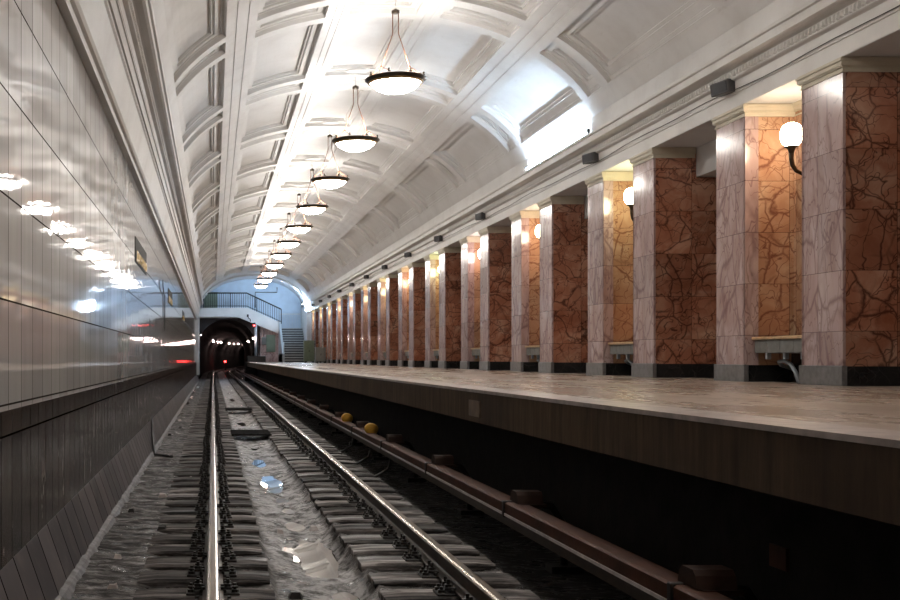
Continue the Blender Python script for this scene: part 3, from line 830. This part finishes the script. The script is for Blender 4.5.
# ------------------------------------------------------------------ fluorescent fittings on the cornice
def tube_fitting(y0, y1, lab):
    r = empty('fluorescent_fitting', (6.205, y0, 5.01))
    m = MB(); m.box(-.035, .035, 0, y1-y0, 0.0, .022, bev=.004); m.build('tray', M['white_paint'], r)
    n = max(1, round((y1-y0)/1.2))
    for i in range(n):
        a = (y1-y0)*i/n+.05; b = (y1-y0)*(i+1)/n-.03
        m = MB(); m.tube([(0, a, .052), (0, b, .052)], .017, 10); m.build('tube', M['tube'], r)
    m = MB(); m.box(-.02, .02, -.03, .03, 0, .11, bev=.004); m.box(-.02, .02, y1-y0-.03, y1-y0+.03, 0, .11, bev=.004); m.build('end_cap', M['grille'], r)
    tag(r, lab, 'fluorescent lamp', 'fluorescent fittings above the cornice')
tube_fitting(18.6, 22.3, 'cool white fluorescent fitting on the cornice ledge near the first bowl lamp')
tube_fitting(75.6, 78.1, 'cool white fluorescent fitting at the far end arch')

# ------------------------------------------------------------------ loudspeakers, cable
def make_speaker():
    r = empty('loudspeaker')
    m = MB(); m.box(-.09, .09, -.19, .19, -.09, .09, bev=.012); m.build('housing', M['speaker'], r)
    m = MB(); m.box(-.097, -.089, -.165, .165, -.068, .068); m.build('grille', M['grille'], r)
    m = MB(); m.box(.07, .10, -.16, -.10, -.05, .05); m.tube([(.09, -.13, 0), (.16, -.13, 0), (.20, -.16, -.04)], .018, 7); m.lathe([(0, .05), (.035, .045), (.04, 0), (.035, -.045), (0, -.05)], (.14, -.14, .0), seg=10); m.build('bracket', M['iron'], r)
    return r
sp = make_speaker(); sp.scale = (.88, .86, .88); index_kids()
sy = [13.95, 18.8, 26.5]+[26.5+4.9*i for i in range(1, 10)]
for i, y in enumerate(sy):
    o = sp if i == 0 else copy_tree(sp)
    o.location = (6.295, y-.1, 4.655); o.rotation_euler = (0, R.uniform(-.15, -.05), R.uniform(.2, .34))
    tag(o, 'small dark grey loudspeaker on the cornice, %s' % ('nearest to the camera' if i == 0 else '%s from the camera' % ORD[i]), 'loudspeaker', 'loudspeakers along the cornice')
m_ = MB(); pts = []
y = 6.0
while y < 74:
    pts.append((6.35, y, 4.60+.018*math.sin(y*.9)+.012*math.sin(y*2.3))); y += .5
m_.tube(pts, .005, 5)
tag(m_.build('cornice_cable', M['cable']), 'thin black cable sagging along the white cornice between the loudspeakers', 'cable')

# ------------------------------------------------------------------ station name signs on the tiled wall
def text_mesh(s, size, name, mat, parent, loc, rot, ext=.006):
    c = bpy.data.curves.new(name, 'FONT'); c.body = s; c.size = size; c.extrude = ext; c.align_x = 'LEFT'
    t = bpy.data.objects.new('tmp', c); COL.objects.link(t)
    bpy.context.view_layer.update()
    me = bpy.data.meshes.new_from_object(t.evaluated_get(bpy.context.evaluated_depsgraph_get()))
    bpy.data.objects.remove(t)
    me.materials.clear(); me.materials.append(mat)
    o = bpy.data.objects.new(name, me); COL.objects.link(o); o.parent = parent; o.location = loc; o.rotation_euler = rot
    return o
for y0, y1, lab in ((15.9, 18.5, 'dark plaque with gold station name letters, nearest on the tiled wall'), (27.6, 30.2, 'dark plaque with gold station name letters, second on the tiled wall'), (40.5, 43.1, 'dark plaque with gold station name letters, third on the tiled wall')):
    r = empty('station_sign', (-1.10, y0, 2.69)); tag(r, lab, 'sign', 'station name signs')
    m_ = MB(); m_.box(0, .01, 0, y1-y0, 0, .36, bev=.002); m_.build('plaque', M['plaque'], r)
    t = text_mesh('ДИНАМО', .20, 'letters', M['gold'], r, (.014, .12, .04), (PI/2, 0, PI/2))
    bb = [v.co.x for v in t.data.vertices]; t.scale = ((y1-y0-.24)/(max(bb)-min(bb)), .95, 1)
# conduit and lamp arm on the wall farther along
r = empty('wall_conduit', (-1.08, 25.2, 0)); tag(r, 'thin black vertical conduit with a hooked top on the tiled wall', 'conduit')
m_ = MB(); m_.tube([(0, 0, 1.93), (0, 0, 2.72), (.01, -.8, 2.75), (.02, -1.4, 2.86), (.02, -1.42, 2.98)], .011, 7); m_.build('pipe', M['cable'], r)

# ------------------------------------------------------------------ far end: arch, lunette, bridge, stairs, portal
def arch(dx, off=0.0): return (XC+dx, vault_z(dx)-off)
pr = [( XC-3.6, 4.9)]+[arch(-3.45+6.9*i/40, .12) for i in range(41)]+[(XC+3.6, 4.9)]+[arch(3.6-7.2*i/30, -.45) for i in range(31)]
m_ = MB(); m_.sweep_y(pr, [YE-.05, YE+.45]); struct(m_.build('trim_arch', M['white_paint']))
pr = [(XC-3.5, 4.9)]+[arch(-3.5+7.0*i/40) for i in range(41)]+[(XC+3.5, 4.9)]+[arch(3.6-7.2*i/30, -.45) for i in range(31)]
m_ = MB(); m_.sweep_y(pr, [YE+.45, YL+.2]); struct(m_.build('ceiling_end', M['white_paint']))
m_ = MB(); m_.box(-1.4, 11, YL, YL+.2, 4.45, 7.6); m_.box(3.32, 11, YL, YL+.2, PLZ, 4.45)
for z in (5.05, 5.35, 4.7): m_.box(2.5, 6.2, YL-.04, YL, z, z+.06)
struct(m_.build('wall_lunette', M['pale_blue']))
m_ = MB(); m_.box(-1.45, -.95, 75.4, YL, .2, 5.4); m_.box(6.25, 6.8, YE, YL, PLZ, 5.3); m_.box(6.8, 9.0, YE, YL, PLZ, 5.3)
struct(m_.build('wall_end', M['white_paint']))
# portal wall with the round-headed opening, and the tunnel behind it
def tprof(n=20, r=2.18, cx=.98, cz=1.75, ss=1.0):
    pts = [(cx-r, -.35)]
    for i in range(n+1):
        a = PI-PI*i/n; pts.append((cx+r*math.cos(a), cz+r*math.sin(a)*1.05))
    pts.append((cx+r, -.35)); return pts
tp = tprof()
m_ = MB()
m_.sweep_y(tp, [78.6, 90, 100]+[105+3*i for i in range(32)], fx=xc, closed=False); m_.norecalc = True
m_.box(-1.6+xc(199), 3.6+xc(199), 199, 199.3, -.5, 5)
struct(m_.build('wall_tunnel', M['tunnel']))
m_ = MB(); fr = []
outer = [(x if abs(x-.98) < 2.1 else (-1.4 if x < 0 else 3.2), 4.4) for x, z in tp]
b0 = [(x, 78.6, z) for x, z in tp]; b1 = [(max(-1.4, min(3.2, .98+(x-.98)*1.3)), 78.6, 4.5 if z > 1.8 else z) for x, z in tp]
n = len(tp)
m_.add(b0+b1, [[i, i+1, n+i+1, n+i] for i in range(n-1)])
m_.norecalc = True
struct(m_.build('wall_portal', M['tunnel']))
m_ = MB(); m_.box(3.15, 4.75, 78.5, 78.8, PLZ, 3.9); m_.box(3.16, 3.3, 78.5, 90, -.4, 3.9)
struct(m_.build('wall_stairs', M['marble_light']))
m_ = MB(); m_.box(2.25, 6.25, 78.2, 78.5, -.4, PLZ); struct(m_.build('trim_platform_end', M['soot']))
m_ = MB(); m_.box(3.72, 4.35, 78.44, 78.5, 1.75, 2.95, bev=.01); m_.box(3.78, 4.29, 78.43, 78.45, 1.81, 2.89)
tag(m_.build('notice_board', M['door_green']), 'pale green board on the marble wall under the stairs', 'board')
r = empty('wall_box', (3.55, 78.5, 2.35)); tag(r, 'small dark grey box hanging on the marble wall under the stairs', 'box')
m_ = MB(); m_.box(-.16, .16, -.2, 0, -.1, .45, bev=.02); m_.build('box_body', M['grey_cab'], r)
m_ = MB(); m_.tube([(0, -.1, .44), (0, -.1, .8), (-.05, -.03, 1.0)], .02, 6); m_.build('conduit', M['cable'], r)
# footbridge over the track with flight down to the landing
br = empty('footbridge', (-1.2, 78.15, 3.9)); tag(br, 'white painted footbridge over the track with black railing', 'footbridge')
m_ = MB(); m_.prism_y([(.0, .90), (.0, .38), (.5, .28), (2.9, .28), (5.75, -.86), (5.95, -.62), (5.93, -.15), (3.6, .93)], 0, .25); m_.build('stringer', M['white_paint'], br)
m_ = MB(); m_.box(.0, 3.6, .25, 1.7, .60, .80); m_.prism_y([(3.6, .8), (3.6, .55), (5.9, -.60), (5.9, -.40)], .25, 1.7); m_.build('deck', M['white_paint'], br)
m_ = MB(); m_.box(.1, 3.1, .3, 1.6, .22, .34); m_.build('soffit_box', M['white_paint'], br)
rl = [(.55, 1.95), (3.55, 1.95), (5.95, .82), (5.95, .1)]
m_ = MB(); m_.tube([(x, .12, z) for x, z in rl[:3]], .045, 8); m_.tube([(.55, .12, 1.05), (3.55, 1.05 and .12, 1.05), (5.92, .12, -.03)], .02, 6); m_.build('handrail', M['railing'], br)
for i in range(36):
    x = .55+5.4*i/35
    z1 = 1.93 if x < 3.55 else 1.95-(x-3.55)*.471; z0 = .9 if x < 3.6 else .93-(x-3.6)*.463
    m_ = MB(); w_ = .03 if i % 12 == 0 or i == 35 else .014; m_.box(x-w_, x+w_, .10, .14, z0-.05, z1); m_.build('baluster', M['railing'], br)
# small lamp bracket on the stringer
m_ = MB(); m_.tube([(3.62, -.02, .36), (3.66, -.14, .2), (3.78, -.16, .12), (3.8, -.16, -.05)], .03, 6); m_.box(3.55, 3.68, -.04, .0, .28, .46); m_.build('hook', M['railing'], br)
# green door at bridge end
m_ = MB(); m_.box(-.62, .32, 79.75, 79.8, 4.72, 6.0, bev=.01); m_.box(-.55, -.16, 79.74, 79.76, 4.80, 5.93); m_.box(-.13, .25, 79.74, 79.76, 4.80, 5.93)
tag(m_.build('door_panel', M['door_green']), 'green panel standing at the wall end of the footbridge', 'panel')
# stair flight with landing
st = empty('stair_flight', (4.72, 74.2, PLZ)); tag(st, 'grey stone stair flight rising from the platform to the landing', 'stairs')
for i in range(14):
    m_ = MB(); m_.box(0, 1.50, i*.3, 4.3, i*.1686, (i+1)*.1686-.04, mi=1); m_.box(0, 1.50, i*.3-.03, i*.3+.3, (i+1)*.1686-.045, (i+1)*.1686, mi=0); m_.build('step', [M['tread'], M['riser']], st)
m_ = MB(); m_.box(-.15, 0, -.1, 4.3, 0, .55); m_.prism_x([(-.1, .0), (-.1, .55), (4.3, 2.9), (4.3, 0)], -.15, 0); m_.build('side_wall', M['pipe_grey'], st)
m_ = MB(); m_.box(.06, 1.50, 4.3, 5.75, 2.16, 2.36); m_.build('landing', M['tread'], st)
for i in range(14):
    m_ = MB(); x = .02+i*.112; m_.box(x, x+.022, 5.6, 5.63, 2.36, 3.38); m_.build('baluster', M['rail_grey'], st)
m_ = MB(); m_.box(-.02, 1.52, 5.58, 5.65, 3.36, 3.44); m_.build('top_rail', M['rail_grey'], st)
# posts on the stair
m_ = MB(); m_.tube([(-.05, .0, .55), (-.05, .0, 1.35)], .03, 7); m_.build('newel', M['rail_grey'], st)
# white grille beside the stair and end pier lamp
r = empty('vertical_fluorescent_lamp', (6.22, 74.7, 4.55)); tag(r, 'glaring bluish white lamp hanging at the end of the cornice', 'lamp')
m_ = MB(); m_.box(-.08, .02, -.06, .06, -.12, .62, bev=.01); m_.build('backplate', M['white_paint'], r)
for dy in (-.09,):
    m_ = MB(); m_.tube([(-.06, dy, -.08), (.0, dy, .15), (-.1, dy, .32), (-.12, dy, .58)], .05, 10); m_.build('tube', M['tube'], r)
for i, (dx, lab) in enumerate(((-1.9, 'fluorescent strip hidden behind the end arch, on the track side'), (.1, 'fluorescent strip hidden behind the end arch, at its crown'), (1.9, 'fluorescent strip hidden behind the end arch, on the platform side'), (2.85, 'fluorescent strip hidden behind the end arch, lowest on the platform side'))):
    r = empty('arch_fluorescent', (XC+dx, YE+.60, vault_z(dx)-.06))
    nrm = vnorm(dx); r.rotation_euler = (0, math.atan2(nrm.x, nrm.z), 0); tag(r, lab, 'fluorescent lamp', 'fluorescent strips of the end arch')
    m_ = MB(); m_.box(-.5, .5, -.04, .04, 0, .03, bev=.004); m_.build('tray', M['white_paint'], r)
    m_ = MB(); m_.tube([(-.47, 0, -.03), (.47, 0, -.03)], .015, 8); m_.build('tube', M['tube'], r)
# signal post beside the portal
r = empty('signal_post', (2.95, 77.6, PLZ)); tag(r, 'grey signal post with small red lamp at the platform end', 'signal')
m_ = MB(); m_.tube([(0, 0, .0), (0, 0, 2.62)], .09, 10); m_.build('post', M['pipe_grey'], r)
m_ = MB(); m_.box(-.22, -.02, -.12, .04, 2.38, 2.72, bev=.01); m_.build('signal_head', M['iron'], r)
m_ = MB(); m_.lathe([(0, .05), (.05, .04), (.06, 0), (.05, -.04), (0, -.05)], (-.12, -.14, 2.52), seg=12); m_.build('red_lens', M['red'], r)['label'] = 'glowing red lens'
m_ = MB(); m_.box(2.35, 3.6, 76.6, 77.2, PLZ, PLZ+.42, bev=.02); tag(m_.build('equipment_box', M['iron']), 'low black equipment box at the platform end', 'box')
# thin wall conduit on the lunette
m_ = MB(); m_.tube([(3.0, YL-.05, 4.9), (3.0, YL-.05, 6.0), (4.55, YL-.05, 6.0), (4.55, YL-.05, 6.35)], .03, 6)
tag(m_.build('lunette_conduit', M['cable']), 'thin dark conduit bent across the pale blue end wall', 'conduit')
# red signal down in the tunnel
r = empty('tunnel_signal', (1.55, 143, -.2)); tag(r, 'low red signal glowing inside the tunnel mouth', 'signal')
m_ = MB(); m_.box(-.12, .12, -.1, .1, 0, 1.3, bev=.01); m_.build('signal_case', M['iron'], r)
m_ = MB(); m_.lathe([(0, .14), (.09, .11), (.14, 0), (.09, -.11), (0, -.14)], (0, -.18, 1.08), seg=14); m_.build('red_lens', M['red'], r)['label'] = 'glowing red lens'
# tunnel bulbs
def bulb(x, y, z, rad, lab, cx_, grp='bulbs along the tunnel wall'):
    r = empty('tunnel_bulb', (x, y, z)); tag(r, lab, 'bulb', grp)
    m_ = MB(); m_.lathe([(0, -rad), (rad*.7, -rad*.7), (rad, 0), (rad*.7, rad*.7), (0, rad)], seg=10); m_.build('glass', M['bulb'], r)
    m_ = MB(); s = 1 if cx_ > x else -1
    m_.box(min(0, -s*.16), max(0, -s*.16), .02, .10, rad*.6, rad+.06); m_.build('bracket', M['iron'], r)
def wall_x(y, z):
    t = (z-1.75)/2.29
    return .98-2.18*(math.sqrt(max(0, 1-t*t)) if z > 1.75 else 1)+xc(y)+.20
for i, (px_, py_) in enumerate(((213, 341), (218, 342), (221, 342.5), (229, 343.5), (234, 344), (238, 344), (243, 345))):
    y = 110.0
    while y < 195:
        z = 1.33+(358-py_)*y/1125
        if 213+wall_x(y, z)*1125/y > px_: break
        y += .5
    bulb(wall_x(y, z), y, z, .085, 'small tunnel bulb, %s in the far curving string of lights' % ORD[i], 1e3)
bulb(-.94, 79.2, 1.33+1.62, .08, 'starry white bulb by the wall-side jamb of the tunnel mouth', 1e3)
for px_, py_, y, rad, lab in ((247, 335, 97, .13, 'brightest white bulb on the platform side of the tunnel'), (251.5, 332, 88, .09, 'upper white bulb on the platform side of the tunnel mouth'), (243.5, 337.5, 109, .08, 'faint small bulb deepest on the platform side of the tunnel'),
                              (249, 341, 93, .11, 'lower white bulb on the platform side of the tunnel mouth')):
    bulb((px_-213)*y/1125, y, 1.33+(358-py_)*y/1125, rad, lab, -1e3)
bulb((254.2-213)*77.4/1125-.05, 77.35, 1.33+(358-338.5)*77.4/1125, .07, 'small bulb fixed to the signal post', 1e3)

# ------------------------------------------------------------------ cabinets on the platform
def cabinet(name, x0, x1, y0, y1, h, mat, lab):
    r = empty(name, (x0, y0, PLZ)); tag(r, lab, 'cabinet')
    m = MB(); m.box(0, x1-x0, 0, y1-y0, .08, h, bev=.012); m.build('body', mat, r)
    m = MB(); m.box(-.012, x1-x0+.012, -.012, y1-y0+.012, h-.001, h+.03, bev=.006); m.build('lid', mat, r)
    mid = (x1-x0)/2
    for a, b in ((.03, mid-.01), (mid+.01, x1-x0-.03)):
        m = MB(); m.box(a, b, -.016, 0.0, .13, h-.06, bev=.004); d = m.build('door', mat, r)
        m = MB(); m.box(mid-.03 if a < mid-.1 else mid+.012, mid-.012 if a < mid-.1 else mid+.03, -.035, -.016, h*.5, h*.5+.1); m.build('handle', M['iron'], d)
    for a in (.04, x1-x0-.10):
        m = MB(); m.box(a, a+.06, .04, y1-y0-.04, 0, .08); m.build('foot', M['iron'], r)
cabinet('green_cabinet', 5.68, 6.3, 70.0, 70.7, 1.35, M['green'], 'tall olive green metal cabinet standing at the foot of the stairs')
cabinet('grey_cabinet', 5.78, 6.34, 63.2, 63.9, .86, M['grey_cab'], 'short dark grey metal cabinet standing before the green one')
# small enamel plates on the platform edge
for i, (x, y, z0, z1, y1_, lab, mt) in enumerate(((PLX, 10.0, .80, .945, 10.42, 'pale rectangular patch on the platform edge face', 'patch'),)):
    m_ = MB(); m_.box(x-.012, x, y, y1_, z0, z1); tag(m_.build('edge_plate', M[mt]), lab, 'plate')
r = empty('number_plate', (3.05, 5.95, .2)); tag(r, 'small dim plate on the dark wall under the platform', 'plate')
m_ = MB(); m_.box(-.02, 0, 0, .18, 0, .12); m_.build('panel', M['cover'], r)
